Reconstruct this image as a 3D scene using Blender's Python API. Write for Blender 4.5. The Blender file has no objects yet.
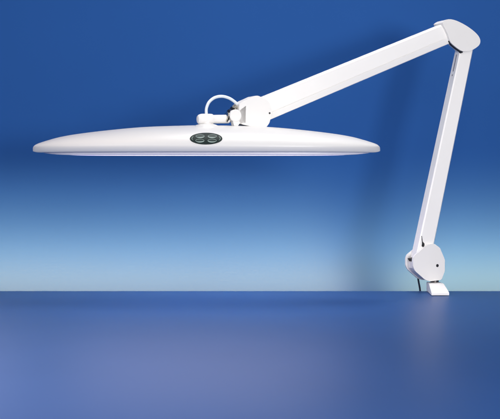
import bpy, bmesh, math
from mathutils import Vector, Matrix
from math import sin, cos, pi, radians, sqrt

sc = bpy.context.scene
col = sc.collection

# ---------------------------------------------------------------- measurements
F, D, CH, VH = 1100.0, 2.2, 0.2431, 170.0     # focal (px of a 500 px frame), camera distance, height, horizon row
TH = radians(22)                               # the arm swings forward from the clamp by this angle
P0 = Vector((0.364, 0.0, 0.0))                 # clamp base on the desk
E = Vector((cos(TH), sin(TH), 0))
N = Vector((sin(TH), -cos(TH), 0))             # towards the viewer


def S(u, v, t=0.0):
    """measured point of the photo -> (s, z) in the vertical plane of the arm, t metres in front of it"""
    o = Vector((0, -D, CH))
    d = Vector(((u - 250) / F, 1, -(v - VH) / F))
    k = (P0 + N * t - o).dot(N) / d.dot(N)
    p = o + d * k - P0
    return (p.dot(E), p.z)


def W(u, v, y):
    """measured point -> world point at depth y"""
    k = y + D
    return Vector(((u - 250) / F * k, y, CH - (v - VH) / F * k))


# ---------------------------------------------------------------- materials
def mat(name, base, rough=0.4, spec=0.5, metal=0.0, emit=None, es=0.0, bump=0.0, bscale=400, var=0.0, vscale=6, coat=0):
    m = bpy.data.materials.new(name)
    m.use_nodes = True
    nt = m.node_tree
    b = nt.nodes['Principled BSDF']
    b.inputs['Base Color'].default_value = (*base, 1)
    b.inputs['Roughness'].default_value = rough
    b.inputs['Specular IOR Level'].default_value = spec
    b.inputs['Metallic'].default_value = metal
    if coat:
        b.inputs['Coat Weight'].default_value = coat
        b.inputs['Coat Roughness'].default_value = 0.12
    if emit:
        b.inputs['Emission Color'].default_value = (*emit, 1)
        b.inputs['Emission Strength'].default_value = es
    tc = nt.nodes.new('ShaderNodeTexCoord')
    if var:
        n = nt.nodes.new('ShaderNodeTexNoise')
        n.inputs['Scale'].default_value = vscale
        n.inputs['Detail'].default_value = 4
        nt.links.new(tc.outputs['Object'], n.inputs['Vector'])
        r = nt.nodes.new('ShaderNodeMapRange')
        r.inputs[1].default_value, r.inputs[2].default_value = 0.3, 0.7
        r.inputs[3].default_value, r.inputs[4].default_value = 1 - var, 1 + var
        nt.links.new(n.outputs['Fac'], r.inputs[0])
        mx = nt.nodes.new('ShaderNodeVectorMath')
        mx.operation = 'SCALE'
        mx.inputs[0].default_value = base
        nt.links.new(r.outputs[0], mx.inputs['Scale'])
        nt.links.new(mx.outputs[0], b.inputs['Base Color'])
    if bump:
        n2 = nt.nodes.new('ShaderNodeTexNoise')
        n2.inputs['Scale'].default_value = bscale
        n2.inputs['Detail'].default_value = 3
        nt.links.new(tc.outputs['Object'], n2.inputs['Vector'])
        bp = nt.nodes.new('ShaderNodeBump')
        bp.inputs['Strength'].default_value = bump
        bp.inputs['Distance'].default_value = 0.001
        nt.links.new(n2.outputs['Fac'], bp.inputs['Height'])
        nt.links.new(bp.outputs[0], b.inputs['Normal'])
    return m


M = {
    'white': mat('white_enamel', (0.87, 0.855, 0.825), 0.38, 0.45, bump=0.06, bscale=900, var=0.012, vscale=18),
    'plastic': mat('white_plastic', (0.79, 0.775, 0.75), 0.45, 0.4, bump=0.08, bscale=1200, var=0.012, vscale=22),
    'shade': mat('white_shade_plastic', (0.65, 0.645, 0.632), 0.36, 0.45, bump=0.03, bscale=700, var=0.01, vscale=10),
    'diffuser': mat('opal_diffuser', (0.7, 0.7, 0.75), 0.5, 0.3, emit=(0.94, 0.84, 1.0), es=6.5),
    'tray': mat('translucent_tray', (0.60, 0.60, 0.68), 0.4, 0.4),
    'panel': mat('dark_green_panel', (0.010, 0.020, 0.018), 0.5, 0.16, bump=0.05),
    'icon': mat('pale_green_print_highlight', (0.24, 0.31, 0.285), 0.5, 0.3),
    'key': mat('grey_green_key', (0.022, 0.036, 0.032), 0.5, 0.2),
    'black': mat('black_rubber', (0.012, 0.012, 0.014), 0.5, 0.4),
    'cord': mat('dark_cord', (0.012, 0.018, 0.035), 0.5, 0.4),
    'chrome': mat('plated_steel', (0.62, 0.58, 0.50), 0.22, 0.5, metal=1.0),
    'whitecord': mat('pale_cord', (0.70, 0.76, 0.80), 0.4, 0.4),
    'steel': mat('dark_steel', (0.12, 0.11, 0.11), 0.35, 0.5, metal=0.8),
    'grey': mat('grey_shadow_gap', (0.22, 0.21, 0.24), 0.6, 0.3),
    'desk': mat('blue_satin_laminate', (0.021, 0.072, 0.230), 0.42, 0.26, bump=0.04, bscale=500, var=0.03, vscale=5),
    'wall': mat('blue_backdrop_paper', (0.0235, 0.096, 0.318), 0.9, 0.04, bump=0.05, bscale=250, var=0.025, vscale=2.5),
}


# ---------------------------------------------------------------- mesh helpers
def build(name, bm, m, parent=None, smooth=True, angle=35):
    bmesh.ops.recalc_face_normals(bm, faces=bm.faces)
    me = bpy.data.meshes.new(name)
    bm.to_mesh(me)
    bm.free()
    me.materials.append(M[m])
    if smooth:
        me.polygons.foreach_set('use_smooth', [True] * len(me.polygons))
        me.set_sharp_from_angle(angle=radians(angle))
    o = bpy.data.objects.new(name, me)
    col.objects.link(o)
    if parent:
        o.parent = parent
    return o


def bevel(bm, w, seg=3, ang=25, edges=None):
    es = edges or [e for e in bm.edges if len(e.link_faces) == 2 and e.calc_face_angle(0) > radians(ang)]
    bmesh.ops.bevel(bm, geom=es, offset=w, segments=seg, profile=0.5, affect='EDGES', clamp_overlap=True)


def prism(pts, t0, t1, bm=None):
    """outline (s, z) in the arm plane, extruded between t0 (front) and t1 (back); local Y = -t"""
    bm = bm or bmesh.new()
    a = [bm.verts.new((s, -t0, z)) for s, z in pts]
    b = [bm.verts.new((s, -t1, z)) for s, z in pts]
    n = len(pts)
    bm.faces.new(a)
    bm.faces.new(b[::-1])
    for i in range(n):
        bm.faces.new((a[i], b[i], b[(i + 1) % n], a[(i + 1) % n]))
    return bm


def smooth_loop(pts, n=1):
    """one round of corner cutting on a closed outline"""
    for _ in range(n):
        q = []
        for i, p in enumerate(pts):
            r = pts[(i + 1) % len(pts)]
            q.append((p[0] * .75 + r[0] * .25, p[1] * .75 + r[1] * .25))
            q.append((p[0] * .25 + r[0] * .75, p[1] * .25 + r[1] * .75))
        pts = q
    return pts


def fillet(pts, r, n=5):
    """round each corner of a closed outline"""
    out = []
    pts = [Vector(p) for p in pts]
    for i, p in enumerate(pts):
        a, b = pts[i - 1] - p, pts[(i + 1) % len(pts)] - p
        A = p + a.normalized() * min(r, a.length * .45)
        B = p + b.normalized() * min(r, b.length * .45)
        for k in range(n + 1):
            t = k / n
            q = A * (1 - t) ** 2 + p * 2 * t * (1 - t) + B * t * t
            out.append((q.x, q.y))
    return out


def spline(pts, n=10):
    pts = [Vector(p) for p in pts]
    P = [pts[0] * 2 - pts[1]] + pts + [pts[-1] * 2 - pts[-2]]
    out = []
    for i in range(1, len(P) - 2):
        for k in range(n):
            t = k / n
            a, b, c, d = P[i - 1], P[i], P[i + 1], P[i + 2]
            out.append(0.5 * ((2 * b) + (c - a) * t + (2 * a - 5 * b + 4 * c - d) * t * t + (3 * b - a - 3 * c + d) * t ** 3))
    out.append(pts[-1])
    return out


def tube(pts, radii, seg=20, bm=None):
    bm = bm or bmesh.new()
    pts = [Vector(p) for p in pts]
    if not isinstance(radii, (list, tuple)):
        radii = [radii] * len(pts)
    rings = []
    up = None
    for i, p in enumerate(pts):
        d = (pts[min(i + 1, len(pts) - 1)] - pts[max(i - 1, 0)]).normalized()
        if up is None:
            up = Vector((0, 0, 1)) if abs(d.z) < .9 else Vector((0, 1, 0))
        x = d.cross(up).normalized()
        up = x.cross(d).normalized()
        rings.append([bm.verts.new(p + (x * cos(2 * pi * k / seg) + up * sin(2 * pi * k / seg)) * radii[i]) for k in range(seg)])
    for a, b in zip(rings, rings[1:]):
        for k in range(seg):
            bm.faces.new((a[k], a[(k + 1) % seg], b[(k + 1) % seg], b[k]))
    bm.faces.new(rings[0][::-1])
    bm.faces.new(rings[-1])
    return bm


def lathe(profile, axis_o, axis_d, seg=32, bm=None):
    """profile = [(along, radius)]"""
    o, d = Vector(axis_o), Vector(axis_d).normalized()
    return tube_profile([(o + d * a, r) for a, r in profile], d, seg, bm)


def tube_profile(pr, d, seg, bm=None):
    bm = bm or bmesh.new()
    up = Vector((0, 0, 1)) if abs(d.z) < .9 else Vector((0, 1, 0))
    x = d.cross(up).normalized()
    up = x.cross(d).normalized()
    rings = [[bm.verts.new(p + (x * cos(2 * pi * k / seg) + up * sin(2 * pi * k / seg)) * r) for k in range(seg)] for p, r in pr]
    for a, b in zip(rings, rings[1:]):
        for k in range(seg):
            bm.faces.new((a[k], a[(k + 1) % seg], b[(k + 1) % seg], b[k]))
    bm.faces.new(rings[0][::-1])
    bm.faces.new(rings[-1])
    return bm


# ---------------------------------------------------------------- setting
EDGE = 0.010
bm = bmesh.new()
bmesh.ops.create_cube(bm, size=1)
for v in bm.verts:
    v.co = Vector((v.co.x * 3.2, EDGE - 0.8 + v.co.y * 1.6, -0.018 + v.co.z * 0.036))
bevel(bm, 0.0016, 3)
desk = build('desk_surface', bm, 'desk')
desk['kind'] = 'structure'

# seamless paper backdrop: a wall sheet that sweeps forward into the floor behind the desk
WALL = 0.36
bm = bmesh.new()
prof = [(WALL, 2.2), (WALL, 1.2), (WALL, 0.4), (WALL, -0.35)]
for k in range(1, 9):
    a = k / 8 * pi / 2
    prof.append((WALL - 0.3 + 0.3 * cos(a), -0.35 - 0.3 * sin(a)))
prof.append((-0.9, -0.65))
rows = [[bm.verts.new((x, y, z)) for x in (-2.6, 2.6)] for y, z in prof]
for a, b in zip(rows, rows[1:]):
    bm.faces.new((a[0], a[1], b[1], b[0]))
back = build('backdrop', bm, 'wall')
back['kind'] = 'structure'

# ---------------------------------------------------------------- the lamp
lamp = bpy.data.objects.new('desk_lamp', None)
lamp.empty_display_size = 0.1
lamp.location = P0
lamp.rotation_euler = (0, 0, TH)
col.objects.link(lamp)
lamp['label'] = 'white jointed task lamp with long curved shade, clamped to the back edge of blue desk'
lamp['category'] = 'lamp'

TA = 0.011      # half thickness of the arms


def arm(name, a0, b0, a1, b1, ch, chd, rb=0.003, groove=False):
    """arm bar: outer edge a0-a1, inner edge b0-b1 (s, z); chamfer ch wide, chd deep along the inner edge"""
    bm = bmesh.new()
    rings = []
    n = 2
    for k in range(n):
        f = k / (n - 1)
        A = Vector(a0).lerp(Vector(a1), f)
        B = Vector(b0).lerp(Vector(b1), f)
        w = (B - A).normalized()
        L = (B - A).length
        sec = [(rb, TA)]
        if groove:
            sec += [(L - ch - .0011, TA), (L - ch - .0007, TA - .0012), (L - ch, TA - .0012), (L - ch + .0004, TA - .0002)]
        else:
            sec += [(L - ch, TA)]
        sec += [(L - .001, TA - chd), (L, TA - chd - .001), (L, -TA + .002), (L - .002, -TA), (rb, -TA), (0, -TA + rb), (0, TA - rb)]
        rings.append([bm.verts.new((A.x + w.x * q, -t, A.y + w.y * q)) for q, t in sec])
    m = len(rings[0])
    for a, b in zip(rings, rings[1:]):
        for i in range(m):
            bm.faces.new((a[i], a[(i + 1) % m], b[(i + 1) % m], b[i]))
    bm.faces.new(rings[0])
    bm.faces.new(rings[-1][::-1])
    es = [e for e in bm.edges if len(e.link_faces) == 2 and e.calc_face_angle(0) > radians(60)]
    bevel(bm, 0.0005, 2, edges=es)
    return build(name, bm, 'white', lamp, angle=24)


upper = arm('upper_arm', S(449, 21.5, TA), S(457, 40.5, TA), S(258, 99, TA), S(264, 122.5, TA), 0.0125, 0.0022, groove=True)
lower = arm('lower_arm', S(474.5, 46, TA), S(461.5, 46, TA), S(431.9, 258, TA), S(416.0, 258, TA), 0.0022, 0.0012)

# dark slots in the narrow left side of the lower arm

def slot(v0, v1, w):
    f = lambda v: S(461.5 + (416.6 - 461.5) * (v - 46) / 212, v, TA)
    (s0, z0), (s1, z1) = f(v0), f(v1)
    d = Vector((s1 - s0, z1 - z0)).normalized()
    nn = Vector((d.y, -d.x))
    if nn.x > 0:
        nn = -nn
    vs = []
    for off in (0.0004, -0.002):
        vs.append([bm.verts.new((s + nn.x * off, y, z + nn.y * off)) for s, z, y in ((s0, z0, -w), (s1, z1, -w), (s1, z1, w), (s0, z0, w))])
    bm.faces.new(vs[0])
    bm.faces.new(vs[1][::-1])
    for i in range(4):
        bm.faces.new((vs[0][i], vs[1][i], vs[1][(i + 1) % 4], vs[0][(i + 1) % 4]))


for v0, v1, w in ((54, 71, .0014), (74, 75.6, .0014)):
    bm = bmesh.new()
    slot(v0, v1, w)
    build('slot', bm, 'grey', lower)

# ---- elbow hood
hood = [(442, 23.2), (444.2, 20.8), (447.5, 19.2), (452, 19.3), (458, 21.2), (465, 24.8), (471, 28.8), (476, 33), (479.3, 37), (480.6, 41),
        (479.6, 44.8), (476.5, 47.6), (472.5, 50.0), (467, 51.6), (461.5, 51.2), (456.5, 47.6), (451.8, 43.8), (449.6, 40), (447, 32)]
bm = prism(smooth_loop([S(u, v, .017) for u, v in hood], 1), .017, .003)
bevel(bm, 0.0026, 3, 50)
cap = build('elbow_hood', bm, 'plastic', lamp)
rear = hood[:14] + [(465.5, 50.6), (462, 46.5), (457.5, 41.5), (454, 36), (449.5, 30)]
bm = prism(smooth_loop([S(u, v, .017) for u, v in rear], 1), .0036, -.017)
bevel(bm, 0.0012, 2, 50)
build('rear_shell', bm, 'plastic', cap)
hood_gap = [(449.4, 35), (448.7, 38.6), (449.4, 41.4), (451.6, 44.9), (455.6, 48.3), (460.4, 51.6), (461.2, 53.2), (462.8, 52.6), (463, 48), (455, 40)]  # black strip standing in for the shaded gap under the hood
bm = prism([S(u, v, .0142) for u, v in hood_gap], .0142, .008)
build('hood_gap_shade', bm, 'black', cap)

# ---- bracket at the shade end of the upper arm
brk = [(239.2, 104.0), (243, 101.2), (254.5, 95.9), (258, 95.6), (266.5, 99.6), (269.5, 103), (271.6, 110.5), (271.4, 115), (269.4, 123.0), (266.4, 127.2),
       (262.5, 128.2), (252, 126.6), (243.0, 124.6), (239.8, 123.0), (239.0, 118)]
bm = prism(fillet([S(u, v, .016) for u, v in brk], .003), .016, -.015)
bevel(bm, 0.0024, 3, 50)
head_bracket = build('shade_bracket', bm, 'plastic', lamp)


def screw(u, v, t, r, parent, m='black', dome=.0006):
    s, z = S(u, v, t)
    bm = lathe([(0, r), (dome * .7, r), (dome, r * .8)], (s, -t + .0004, z), (0, -1, 0), 20)
    return build('screw', bm, m, parent)


screw(269.6, 113.2, .016, .0019, head_bracket)

# clevis between bracket and swivel: round clip with a small tab
s, z = S(235.2, 115.8, .013)
bm = lathe([(0, .0098), (.0012, .0115), (.025, .0115), (.0275, .0095)], (s, -.0175, z), (0, 1, 0), 32)
pts = [S(u, v, .012) for u, v in ((233, 115), (245, 106), (245, 122.5), (238, 124))]
prism(pts, .0160, -.009, bm)
pts = smooth_loop([S(u, v, .011) for u, v in ((231.6, 118), (233, 126.0), (235.5, 127.4), (238, 125), (241, 118))], 1)
prism(pts, .0155, .003, bm)
build('swivel_clip', bm, 'plastic', lamp)

# swivel tube, rings and rounded post on the shade (all along the arm plane)
sL, zL = S(206.5, 119.3)
sR, zR = S(232, 119.0)
ax = Vector((sR - sL, 0, zR - zL))
bm = lathe([(-.0, .0085), (.001, .0080), (ax.length * .86, .0080), (ax.length * .88, .007)], (sL, 0, zL), ax, 28)
tubeo = build('swivel_tube', bm, 'plastic', lamp)
bm = lathe([(-.0178, .003), (-.0172, .0066), (-.0152, .0086), (-.012, .0098), (-.008, .0103), (.006, .0103), (.0105, .0098), (.0122, .0088)], (sL, 0, zL), ax, 32)
lathe([(-.020, .0145), (-.0105, .0105), (-.002, .0088)], (sL, 0, zL), (0, 0, 1), 28, bm)
build('swivel_post', bm, 'plastic', lamp)
# collar: black and plated rings, tilted
cu = Vector((cos(radians(-14)), 0, sin(radians(-14))))
for (u, v, r, w, m, nm) in ((225.9, 117.2, .0108, .0026, 'chrome', 'steel_ring'), (227.4, 116.2, .0128, .0022, 'black', 'rubber_ring'),
                            (228.9, 115.2, .0122, .0024, 'chrome', 'steel_ring'), (230.5, 114.0, .0142, .0026, 'black', 'rubber_ring')):
    s, z = S(u, v)
    bm = lathe([(-w / 2, r * .9), (-w / 2 * .6, r), (w / 2 * .6, r), (w / 2, r * .9)], (s, 0, z), cu, 30)
    build(nm, bm, m, lamp)
# little spring tension knob above the collar
s, z = S(234.6, 107.0, .006)
bm = lathe([(-.004, .003), (-.003, .0045), (.003, .0045), (.004, .003)], (s, -.006, z), Vector((.7, 0, .55)), 20)
build('tension_knob', bm, 'chrome', lamp)

# white feed cable looping over the swivel
pts = [S(u, v) for u, v in ((206.4, 115), (206.6, 108.5), (209.5, 102), (215.2, 97.6), (222.5, 96.2), (230, 98.0), (236, 101.8), (241, 106.5))]
bm = tube([(s, 0.002 + .004 * i / 7, z) for i, (s, z) in enumerate(pts)] if False else spline([(s, 0.001 * i, z) for i, (s, z) in enumerate(pts)], 8), .0028, 14)
build('feed_cable', bm, 'whitecord', lamp)

# ---- base bracket: two cheeks and a web
chk = [(414.0, 256.0), (427.5, 244.6), (434.5, 243.8), (439.8, 247.8), (444.8, 259.6), (444.7, 271), (441.4, 279.8), (430, 281.3), (425, 279.8),
       (415.0, 271.0), (412.9, 266.5), (412.9, 259.5)]
pc = fillet([S(u, v, .016) for u, v in chk], .0032)
bm = prism(pc, .0165, .0116)
bevel(bm, 0.0016, 3, 50)
base = build('base_bracket', bm, 'plastic', lamp)
bm = prism(pc, -.0116, -.0150)
bevel(bm, 0.0012, 3, 50)
build('rear_cheek', bm, 'plastic', base)
web = [(415.5, 262.5), (430, 258), (443, 262), (443.6, 270), (440, 278.6), (430, 280.2), (425.5, 278.4), (419.3, 273.4), (415.8, 268.8)]
bm = prism([S(u, v, .016) for u, v in web], .013, -.013)
bevel(bm, 0.001, 2, 8)
build('bracket_web', bm, 'plastic', base)
arm_gap = [(421.6, 236), (422.0, 236), (422.7, 241.5), (424.6, 243.8), (424.2, 247.6), (421.8, 246.4), (422.2, 243)]  # black sliver drawn for the dark gap between arm and bracket
bm = prism([S(u, v, .0118) for u, v in arm_gap], .0118, .006)
build('arm_gap_shade', bm, 'black', base)
bm = prism([S(u, v, .0115) for u, v in ((413.4, 259), (415.2, 262), (430, 263), (428, 259))], .006, -.0117)  # black filler for the shade between rear cheek and arm
build('cheek_gap_shade', bm, 'black', base)
screw(437.4, 265.6, .0165, .0031, base)

# ---- clamp: neck pin, sloping top jaw, back bar, lower jaw and screw
root_inv = (Matrix.Translation(P0) @ Matrix.Rotation(TH, 4, 'Z')).inverted()
zn = S(436, 280.5)[1]
nx = W(435, 281, -.004)
pn = Vector((S(434.5, 281)[0], 0, 0))
bm = lathe([(zn - .016, .0085), (zn + .002, .0085), (zn + .006, .0085)], (pn.x, pn.y, 0), (0, 0, 1), 28)
build('neck_pin', bm, 'steel', lamp)
# top jaw (world coordinates): sloping wedge reaching forward over the desk
bm = bmesh.new()
top_y, fr_y = -.004, -.076
A = [W(427.6, 283.6, -.028), W(440.2, 283.2, -.028)]
zt = A[0].z
prof = [(0.012, 0.0012), (0.012, zt * .93), (0.004, zt), (-.028, zt), (-.034, zt - .001), (fr_y + .003, .0072), (fr_y, .0052), (fr_y, .0012)]
xl = lambda y: .3548 - .0040 * (.01 - y) / .08
xr = lambda y: .3800 + .0042 * (.01 - y) / .08
L_ = [bm.verts.new((xl(y), y, z)) for y, z in prof]
R_ = [bm.verts.new((xr(y), y, z)) for y, z in prof]
n = len(prof)
bm.faces.new(L_)
bm.faces.new(R_[::-1])
for i in range(n):
    bm.faces.new((L_[i], R_[i], R_[(i + 1) % n], L_[(i + 1) % n]))
bevel(bm, .0012, 3, 8)
bmesh.ops.transform(bm, matrix=root_inv, verts=bm.verts)
clamp = build('clamp_jaw', bm, 'plastic', lamp)


def wbox(name, x0, x1, y0, y1, z0, z1, m, parent, bv=.0015):
    bm = bmesh.new()
    bmesh.ops.create_cube(bm, size=1)
    for v in bm.verts:
        v.co = Vector(((x0 + x1) / 2 + v.co.x * (x1 - x0), (y0 + y1) / 2 + v.co.y * (y1 - y0), (z0 + z1) / 2 + v.co.z * (z1 - z0)))
    bevel(bm, bv, 2)
    bmesh.ops.transform(bm, matrix=root_inv, verts=bm.verts)
    return build(name, bm, m, parent)


wbox('back_bar', .357, .378, EDGE + .0015, EDGE + .008, -.085, zt * .7, 'white', clamp)
wbox('lower_jaw', .357, .378, -.05, EDGE + .0075, -.0905, -.0845, 'white', clamp)
p = root_inv @ Vector((.3675, -.035, 0))
bm = lathe([(-.12, .012), (-.112, .012), (-.1115, .004), (-.042, .004), (-.0415, .013), (-.0365, .013)], (p.x, p.y, 0), (0, 0, 1), 24)
build('clamp_screw', bm, 'steel', clamp)

# ---- dark supply cord hanging from the bracket behind the desk
pts = [W(416.8, 269, .016), W(417.4, 274, .020), W(418.5, 281, .023), W(419.8, 288, .025), W(421.0, 296, .026), Vector((.366, .034, -.12)), Vector((.36, .05, -.3)), Vector((.33, .08, -.6))]
bm = tube(spline(pts, 8), .0019, 12)
bmesh.ops.transform(bm, matrix=root_inv, verts=bm.verts)
build('supply_cord', bm, 'cord', lamp)

# ---------------------------------------------------------------- the shade
HY = -0.165
k = (HY + D) / F                        # metres per measured pixel at the shade
HX, HZ = (206.5 - 250) * k, CH - (152.6 - VH) * k
HL = 173.6 * k
HW = 0.085
sil = [(0, 27.3), (26, 26.9), (66, 25.3), (105, 21.6), (133, 18.0), (147, 15.4), (156, 13.0), (163, 10.9), (168, 9.2), (171, 7.8), (173, 6.0), (173.6, 4.6)]


def lerp_tab(tab, x):
    if x >= tab[-1][0]:
        return tab[-1][1]
    for i in range(len(tab) - 1):
        (x0, y0), (x1, y1) = tab[i], tab[i + 1]
        if x <= x1:
            # Catmull-Rom through the measured heights
            ym = tab[i - 1] if i else (-x1, y1)
            yp = tab[i + 2] if i + 2 < len(tab) else tab[i + 1]
            m0 = (y1 - ym[1]) / (x1 - ym[0])
            m1 = (yp[1] - y0) / (yp[0] - x0)
            h = x1 - x0
            t = (x - x0) / h
            return (2 * t ** 3 - 3 * t * t + 1) * y0 + (t ** 3 - 2 * t * t + t) * h * m0 + (-2 * t ** 3 + 3 * t * t) * y1 + (t ** 3 - t * t) * h * m1
    return tab[-1][1]


Hh = lambda x: lerp_tab(sil, abs(x) / k) * k
RIM = 0.0105
PX, PZ = 1.75, 1.9


def half(x):
    xi = min(abs(x) / HL, 1)
    return HW * max(0, 1 - xi ** 2.3) ** 0.62


def front_y(x, z):
    """depth of the front face of the shade at height z above its rim"""
    w = half(x)
    if z <= RIM:
        return -w
    H = max(Hh(x) - RIM, 1e-5)
    f = min((z - RIM) / H, 1)
    return -(w - .0006) * max(0, 1 - f ** PZ) ** (1 / PX)


bm = bmesh.new()
NST, NS = 96, 22
rings = []
for i in range(NST + 1):
    x = HL * sin((i / NST - .5) * pi)
    if i in (0, NST):
        x *= .9995
    w = max(half(x), .0006)
    H = Hh(x)
    xi = abs(x) / HL
    zb = .0028 * max(0, (xi - .955) / .045) ** 2.2
    rim = min(RIM, H * .72)
    q = min(1, w / .02)
    sec = [(-(w - .0062 * q), zb), (-(w - .0050 * q), zb + .0006), (-(w - .0040 * q), zb + .0016), (-(w - .0014 * q), max(rim * .5, zb + .0030)),
           (-(w - .0004 * q), max(rim * .8, zb + .0036)), (-w, max(rim, zb + .0041))]
    hh = max(H - sec[-1][1], 1e-4)
    r0 = sec[-1][1]
    dome = []
    for j in range(1, NS):
        a = j / NS * pi / 2
        dome.append((-(w * .994) * cos(a) ** (2 / PX), r0 + hh * sin(a) ** (2 / PZ)))
    top = [(0, H)]
    full = sec + dome + top + [(-y, z) for y, z in (sec + dome)[::-1]]
    rings.append([bm.verts.new((x, y, z)) for y, z in full])
m = len(rings[0])
for a, b in zip(rings, rings[1:]):
    for j in range(m):
        bm.faces.new((a[j], a[(j + 1) % m], b[(j + 1) % m], b[j]))
bm.faces.new(rings[0])
bm.faces.new(rings[-1][::-1])
head_m = Matrix.Translation((HX, HY, HZ))
bmesh.ops.transform(bm, matrix=root_inv @ head_m, verts=bm.verts)
shade = build('lamp_shade', bm, 'shade', lamp, angle=50)

# tray under the shade with the recessed opal diffuser
def plan_loop(bm, dl, dw, z, n=120):
    lp = []
    for i in range(n):
        a = 2 * pi * i / n
        y = (HW - dw) * max(0, 1 - abs(sin(a)) ** 2.3) ** .62 * (1 if cos(a) > 0 else -1)
        lp.append(bm.verts.new(((HL - dl) * sin(a), y, z if z > 0 else z * (1 - .85 * abs(sin(a)) ** 14))))
    return lp


def plan_solid(name, levels, m, parent):
    bm = bmesh.new()
    loops = [plan_loop(bm, *l) for l in levels]
    for a, b in zip(loops, loops[1:]):
        for i in range(len(a)):
            bm.faces.new((a[i], a[(i + 1) % len(a)], b[(i + 1) % len(a)], b[i]))
    bm.faces.new(loops[0][::-1])
    bm.faces.new(loops[-1])
    bmesh.ops.remove_doubles(bm, verts=bm.verts, dist=1e-5)
    bmesh.ops.transform(bm, matrix=root_inv @ head_m, verts=bm.verts)
    return build(name, bm, m, parent)


plan_solid('shade_tray', [(.020, .012, .004), (.020, .012, -.0038), (.021, .013, -.0050), (.030, .017, -.0054), (.033, .020, -.0050), (.034, .021, -.0012)], 'tray', shade)
plan_solid('diffuser', [(.036, .023, -.0012), (.036, .023, -.0022), (.040, .027, -.0026)], 'diffuser', shade)

# boss on top of the shade that carries the swivel post
bm = bmesh.new()
ps = Matrix.Translation(P0) @ Matrix.Rotation(TH, 4, 'Z') @ Vector((sL, 0, zL))
ztop = HZ + Hh(0)
pr = [(-.014, .034), (-.006, .029), (-.0022, .0245), (-.0004, .0215), (.0008, .018), (.0016, .0145), (.0026, .011)]
lathe([(ztop + a, r) for a, r in pr], (ps.x, ps.y, 0), (0, 0, 1), 40, bm)
for v in bm.verts:
    v.co.x = ps.x + (v.co.x - ps.x) * .92
bmesh.ops.transform(bm, matrix=root_inv, verts=bm.verts)
build('shade_boss', bm, 'shade', lamp)


# control panel: dark oval pad lying on the curved front, four ringed buttons with highlights drawn in pale colour
def on_shade(px, pz, lift):
    """pixel offsets from the shade centre / rim -> point lifted off the front surface"""
    x, z = px * k, pz * k
    e = 1e-4
    y = front_y(x, z)
    nx_ = -(front_y(x + e, z) - y) / e
    nz_ = -(front_y(x, z + e) - y) / e
    nv = Vector((-nx_ * -1, -1, -nz_ * -1))
    nv = Vector((nx_ * -1 * -1 * 0 + (front_y(x + e, z) - y) / e, -1, (front_y(x, z + e) - y) / e)).normalized()
    return Vector((x, y, z)) + nv * lift


def patch(outline, lift, name, m, parent, rings_n=8, thick=.0006, label=None):
    """fill an outline (pixel offsets) as a sheet that follows the shade's curve"""
    bm = bmesh.new()
    cx = sum(p[0] for p in outline) / len(outline)
    cz = sum(p[1] for p in outline) / len(outline)
    prev = None
    n = len(outline)
    c = bm.verts.new(on_shade(cx, cz, lift))
    for r in range(1, rings_n + 1):
        f = r / rings_n
        ring = [bm.verts.new(on_shade(cx + (p[0] - cx) * f, cz + (p[1] - cz) * f, lift)) for p in outline]
        for i in range(n):
            if prev is None:
                bm.faces.new((c, ring[i], ring[(i + 1) % n]))
            else:
                bm.faces.new((prev[i], ring[i], ring[(i + 1) % n], prev[(i + 1) % n]))
        prev = ring
    skirt = [bm.verts.new(on_shade(p[0] + (p[0] - cx) * .01, p[1] + (p[1] - cz) * .02, lift - thick)) for p in outline]
    for i in range(n):
        bm.faces.new((prev[i], skirt[i], skirt[(i + 1) % n], prev[(i + 1) % n]))
    bmesh.ops.transform(bm, matrix=root_inv @ head_m, verts=bm.verts)
    return build(name, bm, m, parent)


PCX, PCZ = 1.3, 12.7
ell = lambda a, b, n=48, cx=PCX, cz=PCZ: [(cx + a * cos(2 * pi * i / n), cz + b * sin(2 * pi * i / n)) for i in range(n)]
panel = patch(ell(15.6, 5.7), .0007, 'control_panel', 'panel', lamp, thick=.0012)


def strip(pts, wd, lift, name, m, parent):
    bm = bmesh.new()
    prev = None
    for i, p in enumerate(pts):
        d = Vector(pts[min(i + 1, len(pts) - 1)]) - Vector(pts[max(i - 1, 0)])
        d.normalize()
        nn = Vector((-d.y, d.x))
        w = wd[i]
        cur = [bm.verts.new(on_shade(p[0] + nn.x * w, p[1] + nn.y * w, lift)), bm.verts.new(on_shade(p[0] - nn.x * w, p[1] - nn.y * w, lift)),
               bm.verts.new(on_shade(p[0] - nn.x * w, p[1] - nn.y * w, lift - .0004)), bm.verts.new(on_shade(p[0] + nn.x * w, p[1] + nn.y * w, lift - .0004))]
        if prev:
            for j in range(4):
                bm.faces.new((prev[j], prev[(j + 1) % 4], cur[(j + 1) % 4], cur[j]))
        else:
            bm.faces.new(cur[::-1])
        prev = cur
    bm.faces.new(prev)
    bmesh.ops.transform(bm, matrix=root_inv @ head_m, verts=bm.verts)
    return build(name, bm, m, parent)


for sx in (-1, 1):
    for sz in (-1, 1):
        cx, cz = PCX + sx * 5.9, PCZ + sz * 2.1
        n = 40
        pts, wd = [], []
        for i in range(n + 1):
            a = 2 * pi * i / n
            pts.append((cx + 4.1 * cos(a), cz + 1.35 * sin(a)))
            wd.append(.13 + .36 * max(0, -sin(a + .25 * sx)) ** 1.5)  # thicker lower arc paints each button's highlight
        strip(pts, wd, .00115, 'ring_with_highlight', 'icon', panel)
        patch(ell(3.2, .85, 24, cx, cz + .12), .0010, 'button', 'key', panel, 3, .0006)
    pts = [(PCX + sx * 13.6 * cos(a), PCZ + 4.4 * sin(a)) for a in [-.42 + .84 * i / 10 for i in range(11)]]
    strip(pts, [.12 + .1 * sin(pi * i / 10) for i in range(11)], .00115, 'edge_mark', 'icon', panel)

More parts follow.
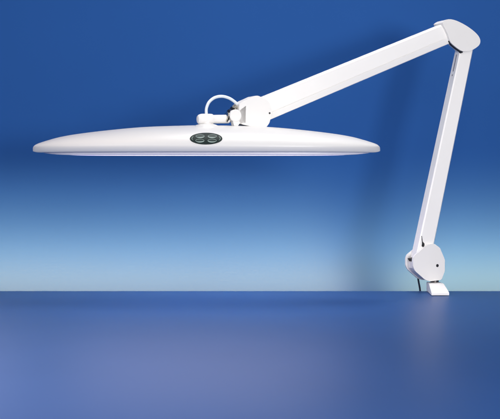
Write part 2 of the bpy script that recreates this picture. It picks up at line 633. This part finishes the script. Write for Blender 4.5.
# ---------------------------------------------------------------- light
BG_A, BG_B = 1.6, 5.0
def area(name, loc, target, size, power, colour=(1, 1, 1), sizey=None, spread=180):
    l = bpy.data.lights.new(name, 'AREA')
    l.energy = power
    l.color = colour
    l.shape = 'RECTANGLE'
    l.size = size
    l.size_y = sizey or size
    l.spread = radians(spread)
    o = bpy.data.objects.new(name, l)
    o.location = loc
    o.rotation_euler = (Vector(target) - Vector(loc)).to_track_quat('-Z', 'Z' if abs((Vector(target)-Vector(loc)).normalized().z) < .9 else 'Y').to_euler()
    col.objects.link(o)
    return o


area('key_light', (0.90, -2.3, 0.36), (0.1, 0, 0.25), 0.46, 29, (1.0, 0.965, 0.935), 0.34)
area('front_light', (0.25, -2.6, 0.95), (0.05, 0, 0.25), 0.9, 13, (1.0, 0.965, 0.935))  # second frontal light, added to soften the key's shadows
area('fill_light', (-1.3, -1.9, 1.3), (-0.35, 0, 0.3), 1.3, 17, (1.0, 0.965, 0.945))
area('top_light', (0.15, 0.0, 1.75), (0.1, 0.0, 0), 0.7, 3.0, (1.0, 0.965, 0.945), None, 60)
# unseen low light added at the left for the haze on the desk
area('added_side_light', (-0.74, 0.12, 0.32), (-0.35, -0.9, 0.0), 0.42, 0.08, (0.90, 0.84, 1.0), 0.4, 90)
# unseen overhead light added to turn the desk's front left violet
area('added_desk_light', (-0.55, -1.0, 1.4), (-0.53, -0.98, 0), 0.6, 9.6, (1.0, 0.50, 0.34), None, 56)
# background lights: strips behind the desk, below its edge, added to make the paper's pale gradient
for x, ln, f, g in ((-0.56, 1.60, 1.0, .235), (0.87, 1.1, 0.98, .275)):  # gap between the strips deepens the arm's shadow on the paper
    area('background_light', (x, 0.05, -0.06), (x, WALL, 0.05), ln, BG_A * ln * f, (1.0, 0.79, 0.385), .02, 60)
    area('background_light', (x, 0.20, -0.13), (x, WALL, 0.0), ln, BG_B * ln * f, (1.0, g, 0.034), .02, 60)

w = bpy.data.worlds.new('World')
sc.world = w
w.use_nodes = True
w.node_tree.nodes['Background'].inputs[0].default_value = (0.75, 0.8, 1.0, 1)
w.node_tree.nodes['Background'].inputs[1].default_value = 0.30

# ---------------------------------------------------------------- camera
cd = bpy.data.cameras.new('camera')
cam = bpy.data.objects.new('camera', cd)
col.objects.link(cam)
cam.location = (0, -D, CH)
cam.rotation_euler = (pi / 2, 0, 0)
cd.sensor_fit = 'HORIZONTAL'
cd.sensor_width = 36
cd.lens = F / 500 * 36
cd.shift_y = -(209.5 - VH) / 500
cd.clip_start = .05
cd.clip_end = 100
sc.camera = cam

sc.cycles.use_light_tree = False
sc.view_settings.view_transform = 'Standard'
sc.view_settings.look = 'None'
sc.view_settings.exposure = 0
sc.view_settings.gamma = 1
